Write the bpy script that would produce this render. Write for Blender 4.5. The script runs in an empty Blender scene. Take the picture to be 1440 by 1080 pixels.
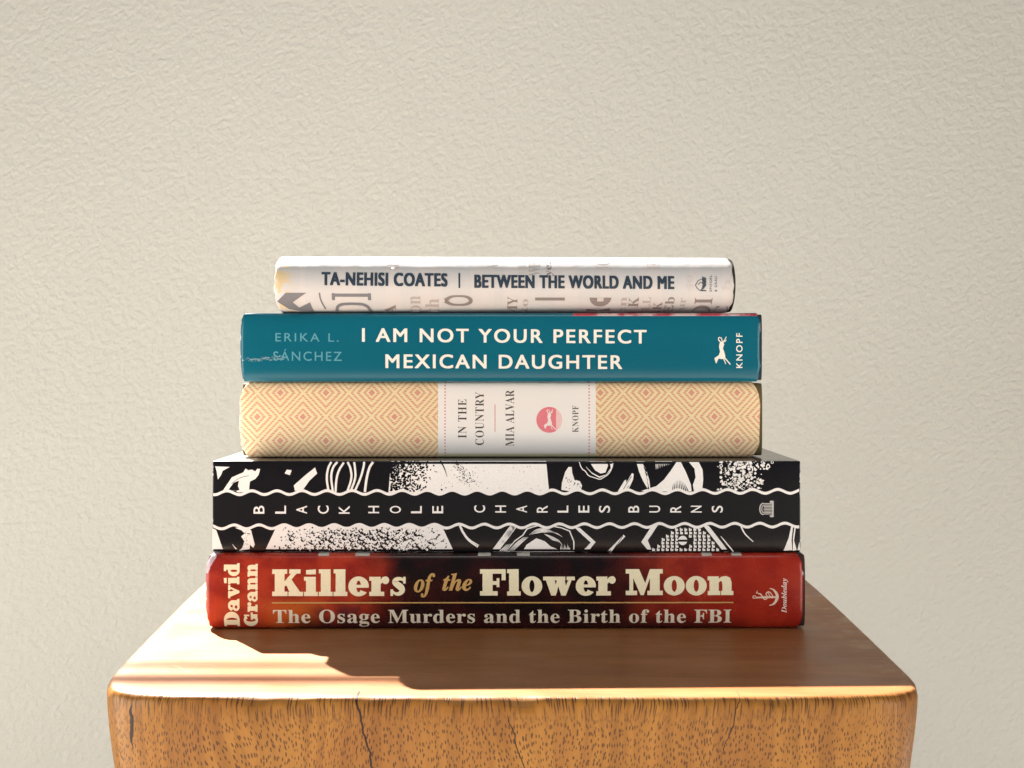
import bpy, bmesh, math, random
from mathutils import Vector
random.seed(7)
S = bpy.context.scene
COL = S.collection

# ------------------------------------------------------------------ camera
F, HC, CD = 2091.0, 0.1055, 0.6          # focal length in photo pixels, lens height above the stool top, lens to spine plane
cam = bpy.data.objects.new('camera', bpy.data.cameras.new('camera'))
COL.objects.link(cam)
cam.location = (0, -CD, HC)
cam.rotation_euler = (math.pi/2, 0, 0)
cam.data.sensor_width = 36
cam.data.lens = 36*F/1440
cam.data.shift_y = -30/1440
cam.data.clip_start = 0.01
cam.data.clip_end = 100
cam.data.dof.use_dof = True
cam.data.dof.focus_distance = 0.585
cam.data.dof.aperture_fstop = 56
S.camera = cam

# ------------------------------------------------------------------ light
W = bpy.data.worlds.new('World'); S.world = W; W.use_nodes = True
W.node_tree.nodes['Background'].inputs[0].default_value = (0.62, 0.82, 1.0, 1)
W.node_tree.nodes['Background'].inputs[1].default_value = 0.15

def lamp(name, kind, loc, target, energy, color, **kw):
    l = bpy.data.lights.new(name, kind); l.energy = energy; l.color = color
    for k, v in kw.items(): setattr(l, k, v)
    o = bpy.data.objects.new(name, l); COL.objects.link(o)
    o.location = loc
    o.rotation_euler = (Vector(target)-Vector(loc)).to_track_quat('-Z', 'Y').to_euler()
    return o
SUN = Vector((-0.45, 0.79, 1.0)).normalized()
lamp('sunbeam_lamp', 'SPOT', SUN*7.0, (0, 0, 0), 18500, (1.0, 0.945, 0.90), spot_size=math.radians(24), spot_blend=0.3, shadow_soft_size=0.036)
lamp('left_spine_fill', 'AREA', (-0.90, -0.62, 0.05), (0, 0, 0.05), 1.72, (1.0, 0.98, 0.95), shape='RECTANGLE', size=0.5, size_y=0.5, spread=math.radians(85))  # added fill lamp, lights the spines from the left
lamp('right_spine_fill', 'AREA', (0.95, -0.75, 0.05), (0, 0, 0.05), 1.35, (1.0, 0.97, 0.93), shape='RECTANGLE', size=0.5, size_y=0.5, spread=math.radians(85))  # added weaker fill lamp, evens out the spines from the right
lamp('side_wall_fill', 'AREA', (-0.78, -0.10, -0.14), (0.0, 0.5, -0.02), 3.7, (1.0, 0.965, 0.88), shape='RECTANGLE', size=0.3, size_y=0.3)  # added lamp with no window behind it, brightens the wall's left
lamp('overhead_fill', 'AREA', (0.1, -1.1, 1.9), (0, -0.05, 0), 0.66, (1.0, 0.94, 0.86), shape='RECTANGLE', size=0.8, size_y=0.5, spread=math.radians(50))  # added lamp high behind the camera, lifts the shaded stool top
lamp('low_wall_fill', 'AREA', (0.62, 0.12, -0.34), (0.12, 0.5, -0.02), 1.45, (1.0, 0.95, 0.86), shape='RECTANGLE', size=0.3, size_y=0.3)  # added lamp, brightens the lower right of the wall
S.view_settings.view_transform = 'Standard'
S.view_settings.look = 'None'
S.view_settings.exposure = 0.0
S.view_settings.gamma = 1.0

# ------------------------------------------------------------------ node helper
class NT:
    def __init__(s, name, rough=0.5, spec=0.5):
        s.m = bpy.data.materials.new(name); s.m.use_nodes = True
        s.t = s.m.node_tree; s.b = s.t.nodes['Principled BSDF']
        s.b.inputs['Roughness'].default_value = rough
        s.b.inputs['Specular IOR Level'].default_value = spec
        s.xyz = None
    def put(s, sock, v):
        if hasattr(v, 'is_output'): s.t.links.new(v, sock)
        elif v is not None: sock.default_value = v
    def node(s, typ, outs=0, ins=(), **kw):
        n = s.t.nodes.new(typ)
        for k, v in kw.items(): setattr(n, k, v)
        for k, v in (ins.items() if isinstance(ins, dict) else enumerate(ins)): s.put(n.inputs[k], v)
        return n.outputs[outs]
    def M(s, op, a, b=None, c=None, clamp=False):
        n = s.t.nodes.new('ShaderNodeMath'); n.operation = op; n.use_clamp = clamp
        for i, v in enumerate((a, b, c)):
            if v is not None: s.put(n.inputs[i], v)
        return n.outputs[0]
    def add(s, a, b): return s.M('ADD', a, b)
    def sub(s, a, b): return s.M('SUBTRACT', a, b)
    def mul(s, a, b): return s.M('MULTIPLY', a, b)
    def lt(s, a, b): return s.M('LESS_THAN', a, b)
    def gt(s, a, b): return s.M('GREATER_THAN', a, b)
    def smooth(s, v, a, b, t0=0.0, t1=1.0):
        n = s.t.nodes.new('ShaderNodeMapRange'); n.interpolation_type = 'SMOOTHSTEP'
        for i, q in enumerate((v, a, b, t0, t1)): s.put(n.inputs[i], q)
        return n.outputs[0]
    def coord(s):
        if s.xyz is None:
            s.obj = s.node('ShaderNodeTexCoord', 3)
            n = s.t.nodes.new('ShaderNodeSeparateXYZ'); s.t.links.new(s.obj, n.inputs[0]); s.xyz = n.outputs
        return s.xyz
    def comb(s, x, y, z):
        return s.node('ShaderNodeCombineXYZ', 0, (x, y, z))
    def noise(s, vec, scale, detail=2.0, rough=0.5, dist=0.0):
        return s.node('ShaderNodeTexNoise', 0, {'Vector': vec, 'Scale': scale, 'Detail': detail, 'Roughness': rough, 'Distortion': dist})
    def mix(s, f, a, b):
        n = s.t.nodes.new('ShaderNodeMix'); n.data_type = 'RGBA'
        s.put(n.inputs[0], f); s.put(n.inputs[6], rgb(a)); s.put(n.inputs[7], rgb(b))
        return n.outputs[2]
    def bump(s, h, strength=0.3, dist=0.001, normal=None):
        n = s.t.nodes.new('ShaderNodeBump'); n.inputs['Strength'].default_value = strength
        n.inputs['Distance'].default_value = dist; s.put(n.inputs['Height'], h)
        if normal is not None: s.put(n.inputs['Normal'], normal)
        return n.outputs[0]
    def color(s, c): s.put(s.b.inputs['Base Color'], rgb(c)); return s
    def normal(s, n): s.put(s.b.inputs['Normal'], n); return s
def rgb(c):
    return (c[0], c[1], c[2], 1.0) if isinstance(c, tuple) else c
def ink(name, c, rough=0.45, spec=0.4, metal=0.0, var=0.10):
    n = NT(name, rough, spec); n.coord()
    v = n.noise(n.obj, 900, 3)
    n.color(n.mix(n.M('MULTIPLY', v, 1.0), tuple(x*(1-var) for x in c), tuple(min(1, x*(1+var)) for x in c)))
    n.b.inputs['Metallic'].default_value = metal
    return n.m

# ------------------------------------------------------------------ object helpers
def link(name, bm, mats, parent=None, smooth=True, off=None):
    if off is not None: bmesh.ops.translate(bm, verts=bm.verts, vec=off)
    me = bpy.data.meshes.new(name); bm.to_mesh(me); bm.free()
    for m in (mats if isinstance(mats, (list, tuple)) else [mats]): me.materials.append(m)
    if smooth:
        for p in me.polygons: p.use_smooth = True
    o = bpy.data.objects.new(name, me); COL.objects.link(o)
    if parent is not None: o.parent = parent
    return o
def tag(o, label=None, cat=None, group=None, kind=None):
    for k, v in (('label', label), ('category', cat), ('group', group), ('kind', kind)):
        if v: o[k] = v
    return o

# ------------------------------------------------------------------ setting: floor and wall
n = NT('floor_paint', 0.6, 0.3); n.coord()
n.color(n.mix(n.noise(n.obj, 6, 4), (0.60, 0.53, 0.45), (0.66, 0.59, 0.50)))
bm = bmesh.new(); bmesh.ops.create_grid(bm, x_segments=1, y_segments=1, size=3.0)
tag(link('floor', bm, n.m, off=(0, 0, -0.42)), kind='structure')

WALL_Y = 0.50
n = NT('cream_plaster', 0.55, 0.25); x, y, z = n.coord()
ra, rb = n.add(n.mul(x, 0.80), n.mul(z, 0.60)), n.sub(n.mul(z, 0.80), n.mul(x, 0.60))
slant = n.comb(n.mul(ra, 0.72), 0.0, rb)
h1 = n.smooth(n.noise(slant, 250, 1.4, 0.45, 0.25), 0.25, 0.75)
h2 = n.smooth(n.noise(n.obj, 400, 2.0, 0.5), 0.3, 0.7)
h3 = n.noise(n.obj, 30, 2.0)
hh = n.add(n.add(n.mul(h1, 0.75), n.mul(h2, 0.22)), n.mul(h3, 0.5))
n.normal(n.bump(hh, 0.48, 0.0012))
n.color(n.mix(n.noise(n.obj, 4, 3), (0.515, 0.510, 0.472), (0.56, 0.555, 0.512)))
bm = bmesh.new(); bmesh.ops.create_cube(bm, size=1.0)
bmesh.ops.scale(bm, verts=bm.verts, vec=(3.2, 0.12, 0.83))
bmesh.ops.translate(bm, verts=bm.verts, vec=(0, WALL_Y+0.06, -0.005))
wall = link('wall', bm, n.m, smooth=False)
tag(wall, 'cream wall with bumpy orange peel plaster behind the stack of books', 'wall')

# the window is unseen, put in so its bars cast soft stripes on the wood
wr = bpy.data.objects.new('added_window', None); COL.objects.link(wr); wr.location = (-0.35, 0.56, 0.41); wr.empty_display_size = 0.05
tag(wr, 'unseen window standing on top of the cream wall', 'added_window')
wm = NT('added_window_paint', 0.5, 0.3).color((0.7, 0.68, 0.64)).m
def box(bm, x0, x1, y0, y1, z0, z1):
    r = bmesh.ops.create_cube(bm, size=1.0)
    for v in r['verts']: v.co = Vector((x0+(v.co.x+.5)*(x1-x0), y0+(v.co.y+.5)*(y1-y0), z0+(v.co.z+.5)*(z1-z0)))
bm = bmesh.new()
for q in ((-1.1, -1.02, -.03, .03, 0, 1.3), (1.02, 1.1, -.03, .03, 0, 1.3), (-1.1, 1.1, -.031, .031, 1.302, 1.38)): box(bm, *q)
link('frame', bm, wm, wr, False)
def bar_at(ypx, thick):
    d = HC*F/(ypx-510); z = (0.56-(d-CD))/(-SUN.y)*-SUN.z - 0.41
    bm = bmesh.new(); box(bm, -1.02, 1.02, -thick/2, thick/2, z-thick/2, z+thick/2); link('stripe_bar', bm, wm, wr, False)
bar_at(940.5, 0.0062); bar_at(925.5, 0.0034)

# ------------------------------------------------------------------ wooden stool
def chaikin(p, k):
    for _ in range(k):
        q = []
        for i in range(len(p)):
            a, b = p[i], p[(i+1) % len(p)]
            q.append((a[0]*.75+b[0]*.25, a[1]*.75+b[1]*.25)); q.append((a[0]*.25+b[0]*.75, a[1]*.25+b[1]*.75))
        p = q
    return p
out = [(-.110, -.1300), (-.06, -.1316), (0, -.1320), (.06, -.1316), (.108, -.1302), (.1275, -.1255), (.1338, -.113), (.1355, -.08), (.1395, 0), (.1432, .09), (.1440, .14), (.143, .165), (.12, .18),
       (0, .182), (-.12, .18), (-.1475, .165), (-.1492, .14), (-.1470, .08), (-.1422, 0), (-.1370, -.08), (-.1342, -.110), (-.1282, -.1235)]
out = chaikin(out, 3)
_o = []
for i, p in enumerate(out):                # even spacing of about 4 mm so that the edge can be worn unevenly
    q = out[(i+1) % len(out)]; k = max(1, round(math.dist(p, q)/0.0025))
    _o += [(p[0]+(q[0]-p[0])*t/k, p[1]+(q[1]-p[1])*t/k) for t in range(k)]
out = _o
bm = bmesh.new()
rings = []
erng = random.Random(5)
ew = [erng.uniform(0, 1)**3*1.5 for _ in out]
for _ in range(2): ew = [(ew[i-1]+ew[i]*2+ew[(i+1) % len(ew)])/4 for i in range(len(ew))]
def ringat(z, inset, wob=0.0):
    r = []
    for i, (px_, py_) in enumerate(out):
        g = ew[len(r)] if z > -.003 else 0.0
        d = math.hypot(px_, py_-.03); k = (d-inset*((0.75+1.1*g) if py_ < -.11 else (0.92+0.25*g)))/d
        r.append(bm.verts.new((px_*k, .03+(py_-.03)*k, z*((0.8+0.9*g) if py_ < -.11 else 1.0))))
    rings.append(r)
zs = [(0, .0021), (-.0003, .0011), (-.0009, .0004), (-.0019, 0.0), (-.004, -.0002)]
for k in range(1, 9): zs.append((-.004-.003*k, -.0002+.0030*(k/8)**1.5))
for zz, ii in ((-.05, .006), (-.09, .011), (-.15, .015), (-.25, .016), (-.35, .012), (-.418, .006), (-.42, .010)): zs.append((zz, ii))
for zz, ii in zs: ringat(zz, ii)
N = len(out)
arc = [0.0]
for i in range(N): arc.append(arc[-1]+math.dist(out[i], out[(i+1) % N]))
uvl = bm.loops.layers.uv.new('around')
for a, b in zip(rings, rings[1:]):
    for i in range(N):
        f = bm.faces.new((a[i], a[(i+1) % N], b[(i+1) % N], b[i]))
        for l, q in zip(f.loops, (i, i+1, i+1, i)): l[uvl].uv = (arc[q], l.vert.co.z)
# the flat top: inset rings so that shading stays even
prev = rings[0]
for ins in (.006, .03):
    r = []
    for v in rings[0]:
        d = math.hypot(v.co.x, v.co.y-.03); k = (d-ins)/d
        r.append(bm.verts.new((v.co.x*k, .03+(v.co.y-.03)*k, 0)))
    for i in range(N): bm.faces.new((prev[(i+1) % N], prev[i], r[i], r[(i+1) % N]))
    prev = r
bm.faces.new(prev); bm.faces.new(list(reversed(rings[-1])))
bmesh.ops.recalc_face_normals(bm, faces=bm.faces)

n = NT('stump_wood', 0.36, 0.24); x, y, z = n.coord()
nz = n.node('ShaderNodeSeparateXYZ', 2, (n.node('ShaderNodeTexCoord', 1),))
top = n.smooth(nz, 0.80, 0.985)
# side faces: short dark pores that lengthen towards the top edge and swirl around growth centres
wv = n.node('ShaderNodeTexNoise', 1, {'Vector': n.comb(n.mul(x, 1.0), y, n.mul(z, 0.8)), 'Scale': 26.0, 'Detail': 1.0})
ws = n.node('ShaderNodeSeparateXYZ', 0, (wv,)); wz = ws.node.outputs
su = n.node('ShaderNodeSeparateXYZ', 0, (n.node('ShaderNodeTexCoord', 2),))
xx = n.add(su, n.mul(n.sub(wz[0], 0.5), 0.016))
zz_ = n.add(z, n.mul(n.sub(wz[1], 0.5), 0.010))
edge = n.smooth(z, -0.011, -0.002)
def pores(sx, sz, thr, seed):
    v = n.t.nodes.new('ShaderNodeTexVoronoi'); v.voronoi_dimensions = '2D'
    n.put(v.inputs['Vector'], n.comb(n.add(n.mul(xx, sx), seed), n.add(n.mul(zz_, sz), seed*1.7), 0.0))
    v.inputs['Scale'].default_value = 1.0; v.inputs['Randomness'].default_value = 0.9
    sz_ = n.add(thr, n.mul(n.sub(n.node('ShaderNodeSeparateXYZ', 0, (v.outputs['Color'],)), 0.5), 0.14))
    sz_ = n.add(sz_, n.mul(n.sub(n.noise(n.comb(x, n.mul(z, 1.0), seed), 45.0, 2.0), 0.5), 0.22))
    return n.smooth(n.sub(v.outputs['Distance'], sz_), -0.03, 0.06, 1.0, 0.0)
p_mid = pores(1150.0, 370.0, 0.215, 0.0)
p_edge = pores(1250.0, 95.0, 0.225, 3.3)
pm = n.add(n.mul(p_mid, n.sub(1.0, edge)), n.mul(p_edge, edge))
streak = n.noise(n.comb(n.mul(xx, 260.0), n.mul(y, 60.0), n.mul(zz_, 14.0)), 1.0, 4.0, 0.6)
cloud = n.noise(n.comb(x, y, z), 26.0, 3.0)
base = n.mix(n.smooth(streak, 0.3, 0.7), (0.205, 0.084, 0.014), (0.305, 0.136, 0.025))
base = n.mix(n.mul(n.smooth(cloud, 0.42, 0.72), 0.45), base, (0.17, 0.055, 0.010))
side = n.mix(n.mul(pm, 0.82), base, (0.050, 0.016, 0.005))
# cracks in the front
def crack(cx, cz0, slope, width, z0, z1):
    wob = n.mul(n.sub(n.noise(n.comb(0.0, cx*40, n.mul(z, 1.0)), 150.0, 3.0), 0.5), 0.0042)
    d = n.M('ABSOLUTE', n.sub(x, n.add(n.add(cx, n.mul(n.sub(z, cz0), slope)), wob)))
    w = n.mul(n.mul(n.smooth(z, z0-.004, z0+.003, 0.0, 1.0), n.smooth(z, z1-.003, z1+.003, 1.0, 0.0)), width)
    inner = n.lt(d, w)
    return n.mul(inner, n.lt(y, -0.1225))
c1 = crack(-0.0485, -0.002, -0.21, 0.00034, -0.08, 0.004)
c2 = crack(0.0715, -0.002, 0.30, 0.00017, -0.018, 0.0)
c3 = crack(0.0005, -0.012, -0.32, 0.00020, -0.05, -0.006)
c4 = crack(-0.1215, -0.008, 0.02, 0.00065, -0.0155, -0.0045)
cr = n.M('MAXIMUM', n.M('MAXIMUM', c1, c2), n.M('MAXIMUM', c3, c4))
# the top: long grain running left to right, fine scratches
g1 = n.noise(n.comb(n.mul(x, 10.0), n.mul(y, 55.0), 0.0), 1.0, 6.0, 0.66, 0.6)
g2 = n.noise(n.comb(n.mul(x, 60.0), n.mul(y, 900.0), 0.0), 1.0, 2.0, 0.6)
tb = n.mix(n.smooth(g1, 0.22, 0.82), (0.27, 0.090, 0.024), (0.43, 0.172, 0.060))
tb = n.mix(n.mul(n.smooth(g2, 0.5, 0.75), 0.2), tb, (0.14, 0.05, 0.016))
sline = n.smooth(n.noise(n.comb(n.add(n.mul(x, 300.0), n.mul(y, 210.0)), n.sub(n.mul(y, 9.0), n.mul(x, 9.0)), 3.0), 1.0, 3.0, 0.6), 0.69, 0.74)
tb = n.mix(n.mul(sline, 0.35), tb, (0.62, 0.42, 0.25))
rim = n.smooth(n.noise(n.obj, 90.0, 4.0, 0.65), 0.50, 0.64)
tb = n.mix(n.mul(n.mul(rim, n.smooth(x, 0.118, 0.142)), 0.5), tb, (0.55, 0.40, 0.22))
col = n.mix(top, side, tb)
col = n.mix(n.mul(cr, 0.97), col, (0.012, 0.005, 0.003))
n.color(col)
bh = n.add(n.mul(n.mul(pm, n.sub(1.0, top)), -0.5), n.add(n.mul(cr, -2.0), n.mul(g2, 0.25)))
scr = n.noise(n.comb(n.add(n.mul(x, 500.0), n.mul(y, 350.0)), n.sub(n.mul(y, 30.0), n.mul(x, 30.0)), 0.0), 1.0, 3.0, 0.7)
bh = n.add(bh, n.mul(scr, 0.2))
n.normal(n.bump(bh, 0.35, 0.0006))
n.put(n.b.inputs['Roughness'], n.add(0.30, n.mul(n.noise(n.obj, 40.0, 4.0), 0.26)))
stool = link('wooden_stool', bm, n.m, off=(0, 0, 0))
tag(stool, 'solid wood block stool with cracked front and rounded corners under the books', 'stool')

# ------------------------------------------------------------------ books
class Book: pass
def px2(bk, px_, py_):
    d = CD+bk.y
    return ((px_-720)/F*d, HC-(py_-510)/F*d)
def book(name, label, yb, x0, x1, z0, z1, depth, a, p, yaw=0.0, shift=0.0):
    b = Book(); b.y = yb; b.z0, b.z1 = z0, z1; b.a, b.p = a, p; b.depth = depth
    d = CD+yb
    b.x0, b.x1 = (x0-720)/F*d, (x1-720)/F*d
    b.xc = (b.x0+b.x1)/2
    r = bpy.data.objects.new(name, None); COL.objects.link(r); r.empty_display_size = 0.02
    r.location = (b.xc, yb+depth/2, z0); r.rotation_euler = (0, 0, yaw)
    if yaw: r.location = (b.xc - depth/2*math.sin(yaw)*1.0 , yb+depth/2*math.cos(yaw), z0)
    b.base = Vector((b.xc, yb+depth/2, z0)); b.root = r
    tag(r, label, 'book', 'books in the stack')
    return b
def nose(b, z, shrink=0.0):
    zc = (b.z0+b.z1)/2; h = (b.z1-b.z0)/2
    t = min(1.0, abs(z-zc)/h)
    return b.a*(1-(1-t**b.p)**(1/b.p))
def profile(b, inset):
    """closed-front U outline (y, z) from back top over the nose to back bottom, moved inwards by inset"""
    zc = (b.z0+b.z1)/2; h = (b.z1-b.z0)/2
    pts = []
    M = 40
    for i in range(M+1):
        th = math.pi/2 - math.pi*i/M
        c, s = math.cos(th), math.sin(th)
        t = abs(s)**(2/b.p)*(1 if s >= 0 else -1); u = abs(c)**(2/b.p)
        pts.append((b.a*(1-u), t*h))
    q = [(b.depth, h)] + [(b.a+(b.depth-b.a)*k/6, h) for k in (5, 4, 3, 2, 1)] + pts + [(b.a+(b.depth-b.a)*k/6, -h) for k in (1, 2, 3, 4, 5)] + [(b.depth, -h)]
    if inset:
        r = []
        for i, (yy, zz) in enumerate(q):
            y0, z0 = q[max(i-1, 0)]; y1, z1 = q[min(i+1, len(q)-1)]
            ty, tz = y1-y0, z1-z0; L = math.hypot(ty, tz) or 1
            r.append((yy - tz/L*inset, zz + ty/L*inset))
        # path runs +z -> -z at the nose: normal to the inside is +y
        r = [(max(yy, inset), max(-h+inset, min(h-inset, zz))) for yy, zz in r]
        q = r
    return [(yy, zz+zc) for yy, zz in q]
def shell(b, inset, thick, xa, xb, curl=0.0, jit=0.0, seed=0, corner=0.0):
    """sheet of the given thickness wrapped round front board, spine and back board"""
    rnd = random.Random(seed)
    o_, i_ = profile(b, inset), profile(b, inset+thick)
    P = o_ + i_[::-1]
    nO = len(o_)
    c = max(curl, 0.0004)
    st = [(0.0, 1.0), (0.15, .5), (0.45, .18), (1.0, 0.0)]
    cols = [(xa + s*c, k) for s, k in st] + [(xa+(xb-xa)*k/24, 0) for k in range(1, 24)] + [(xb - s*c, k) for s, k in reversed(st)]
    bm = bmesh.new()
    zc = (b.z0+b.z1)/2
    rows = []
    jl = [rnd.uniform(-1, 1)*jit for _ in P]; jr = [rnd.uniform(-1, 1)*jit for _ in P]
    def sm(v):
        L = len(v)
        for _ in range(2): v = [(v[i-1]+v[i]*2+v[(i+1) % L])/4 for i in range(L)]
        return v
    jl, jr = sm(jl), sm(jr)
    for ci, (xx, k) in enumerate(cols):
        row = []
        for j, (yy, zz) in enumerate(P):
            dx = 0
            if ci < 4: dx = jl[j]*(1-ci/4)
            elif ci >= len(cols)-4: dx = jr[j]*(1-(len(cols)-1-ci)/4)
            t_ = min(1.0, abs(zz-zc)/((b.z1-b.z0)/2))
            if ci < 4 or ci >= len(cols)-4:
                e = (1-(ci if ci < 4 else len(cols)-1-ci)/4)
                if yy <= b.a*1.02+.0008: dx += corner*t_**6*e*(1 if ci < 4 else -1)
            # rolled-in end
            row.append(bm.verts.new((xx+dx, yy + k*c*0.55*(1 if yy < b.a*1.2 else 0), zz + (zc-zz)*0.012*k)))
        rows.append(row)
    n_ = len(P)
    for a, c_ in zip(rows, rows[1:]):
        for j in range(n_):
            bm.faces.new((a[j], a[(j+1) % n_], c_[(j+1) % n_], c_[j]))
    for row, flip in ((rows[0], False), (rows[-1], True)):
        for j in range(nO-1):
            f = [row[j], row[j+1], row[n_-2-j], row[n_-1-j]]
            bm.faces.new(f[::-1] if flip else f)
    bmesh.ops.recalc_face_normals(bm, faces=bm.faces)
    return bm
def pages(b, inset, xa, xb, mat):
    i_ = profile(b, inset); 
    i_ = [(min(yy, b.depth-.003), zz) for yy, zz in i_]
    bm = bmesh.new()
    A = [bm.verts.new((xa, yy, zz)) for yy, zz in i_]; B = [bm.verts.new((xb, yy, zz)) for yy, zz in i_]
    for j in range(len(A)):
        k = (j+1) % len(A); bm.faces.new((A[j], A[k], B[k], B[j]))
    bm.faces.new(A); bm.faces.new(B[::-1])
    bmesh.ops.recalc_face_normals(bm, faces=bm.faces)
    return put(b, 'page_block', bm, mat, smooth=False)
def put(b, name, bm, mats, parent=None, smooth=True):
    """mesh given in (world x, depth behind the spine, world z) -> child of the book"""
    bmesh.ops.translate(bm, verts=bm.verts, vec=(-b.base.x, b.y-b.base.y, -b.base.z))
    return link(name, bm, mats, parent or b.root, smooth)
def book_px(n, b):
    """photo-pixel coordinates of a point of a book, from its object coordinates"""
    x, y, z = n.coord(); d = CD+b.y
    return (n.add(n.mul(x, F/d), 720+b.base.x*F/d), n.sub(510+(HC-b.base.z)*F/d, n.mul(z, F/d)))

# ------------------------------------------------------------------ printing: flat shapes laid on a spine
class Print:
    def __init__(s, b, name, mats, parent, base=0.00004, step=0.000006):
        s.b, s.name, s.mats, s.parent, s.base, s.step = b, name, mats, parent, base, step
        s.bm = bmesh.new(); s.k = s.bm.faces.layers.int.new('lay'); s.n = 0
    def poly(s, pts, mat=0, lay=None):
        s.n += 1
        L = (s.n % 9) if lay is None else lay
        vs = []
        for (px_, py_) in pts:
            X, Z = px2(s.b, px_, py_); vs.append(s.bm.verts.new((X, L, Z)))
        if len(vs) < 3: return
        try: f = s.bm.faces.new(vs)
        except ValueError: return
        f.material_index = mat
    def quadstrip(s, A, B, mat=0, lay=None):
        s.n += 1
        L = (s.n % 9) if lay is None else lay
        va = [s.bm.verts.new((px2(s.b, *p)[0], L, px2(s.b, *p)[1])) for p in A]
        vb = [s.bm.verts.new((px2(s.b, *p)[0], L, px2(s.b, *p)[1])) for p in B]
        for i in range(len(A)-1):
            f = s.bm.faces.new((va[i], va[i+1], vb[i+1], vb[i])); f.material_index = mat
    def rect(s, x0, y0, x1, y1, mat=0, lay=None): s.poly([(x0, y0), (x1, y0), (x1, y1), (x0, y1)], mat, lay)
    def stroke(s, pts, w, mat=0, lay=None, smooth=2):
        ws = list(w) if isinstance(w, (list, tuple)) else [w]*len(pts)
        P = [(x, y, q) for (x, y), q in zip(pts, ws)]
        for _ in range(smooth):
            Q = [P[0]]
            for a, b in zip(P, P[1:]):
                Q.append(tuple(a[i]*.75+b[i]*.25 for i in range(3))); Q.append(tuple(a[i]*.25+b[i]*.75 for i in range(3)))
            Q.append(P[-1]); P = Q
        A, B = [], []
        for i, (x, y, q) in enumerate(P):
            x0, y0, _ = P[max(0, i-1)]; x1, y1, _ = P[min(len(P)-1, i+1)]
            L = math.hypot(x1-x0, y1-y0) or 1; nx, ny = -(y1-y0)/L*q/2, (x1-x0)/L*q/2
            A.append((x+nx, y+ny)); B.append((x-nx, y-ny))
        s.quadstrip(A, B, mat, lay)
    def ell(s, cx, cy, rx, ry, mat=0, lay=None, k=20, rot=0.0):
        c, q = math.cos(rot), math.sin(rot)
        s.poly([(cx+rx*math.cos(t)*c-ry*math.sin(t)*q, cy+rx*math.cos(t)*q+ry*math.sin(t)*c) for t in (2*math.pi*i/k for i in range(k))], mat, lay)
    def mesh2d(s, vs, fs, mat=0, lay=0):
        V = [s.bm.verts.new((px2(s.b, *p)[0], lay, px2(s.b, *p)[1])) for p in vs]
        for f in fs:
            try: s.bm.faces.new([V[i] for i in f]).material_index = mat
            except ValueError: pass
    def text(s, body, x0, x1, ybase, ycap, bold=0.0, space=1.0, rot=False, mat=0, lay=0, tilt=0.0, ref='H', heavy=0.0):
        """x0..x1 is the span along the reading direction, ybase..ycap the cap height across it"""
        def mesh(t, sp=1.0):
            c = bpy.data.curves.new('lettering', 'FONT'); c.body = t; c.offset = bold; c.space_character = sp; c.resolution_u = 5
            o = bpy.data.objects.new('lettering', c); COL.objects.link(o)
            bpy.context.view_layer.update()
            m = bpy.data.meshes.new_from_object(o.evaluated_get(bpy.context.evaluated_depsgraph_get()))
            vs = [(v.co.x, v.co.y) for v in m.vertices]; fs = [tuple(p.vertices) for p in m.polygons]
            bpy.data.objects.remove(o); bpy.data.curves.remove(c); bpy.data.meshes.remove(m)
            return vs, fs
        rv, _ = mesh(ref); r0, r1 = min(v[1] for v in rv), max(v[1] for v in rv)
        vs, fs = mesh(body, space)
        u0, u1 = min(v[0] for v in vs), max(v[0] for v in vs)
        pts = []
        for u, v in vs:
            a = x0+(u-u0)/(u1-u0)*(x1-x0); q = (v-r0)/(r1-r0)
            w = ybase+(ycap-ybase)*q + tilt*(u-u0)/(u1-u0)
            pts.append((w, a) if rot else (a, w))
        if heavy:
            for k_, (p_, q_) in enumerate(((1, .6), (-1, .6), (1, -.6), (-1, -.6))):
                s.mesh2d([(u+p_*heavy, v+q_*heavy) for u, v in pts], fs, mat, lay+1+k_)
        s.mesh2d(pts, fs, mat, lay)
    def slab(s, word, x0, x1, ybase, ycap, rot=False, mat=0, gap=0.035):
        pen = 0.0; items = []
        for ch in word:
            w, parts = SLAB[ch](); items.append((pen, parts)); pen += w+gap
        tot = pen-gap
        def tr(u, v):
            a = x0+u/tot*(x1-x0); w = ybase+(ycap-ybase)*v
            return (w, a) if rot else (a, w)
        for p0, parts in items:
            for kind, A, B in parts:
                if kind == 'p': s.poly([tr(p0+u, v) for u, v in A], mat)
                else: s.quadstrip([tr(p0+u, v) for u, v in A], [tr(p0+u, v) for u, v in B], mat)
    def done(s, cut=0.0007, clip=None):
        b, bm = s.b, s.bm
        if clip:
            for z, sgn in clip:
                bmesh.ops.bisect_plane(bm, geom=bm.verts[:]+bm.edges[:]+bm.faces[:], plane_co=(0, 0, z), plane_no=(0, 0, sgn), clear_outer=True)
        z = b.z0
        while z < b.z1 and cut:
            bmesh.ops.bisect_plane(bm, geom=bm.verts[:]+bm.edges[:]+bm.faces[:], plane_co=(0, 0, z), plane_no=(0, 0, 1))
            z += cut
        h = 1e-5
        for v in bm.verts:
            L = v.co.y; z = min(b.z1-2e-5, max(b.z0+2e-5, v.co.z))
            g = (nose(b, z+h)-nose(b, z-h))/(2*h)
            nn = Vector((0, -1, g)); nn.normalize()
            off = s.base+s.step*L
            v.co = Vector((v.co.x, nose(b, z), z))+nn*off
        bm.normal_update()
        fl = [f for f in bm.faces if f.normal.y > 0]
        bmesh.ops.reverse_faces(bm, faces=fl)
        return put(b, s.name, bm, s.mats, s.parent)

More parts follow.
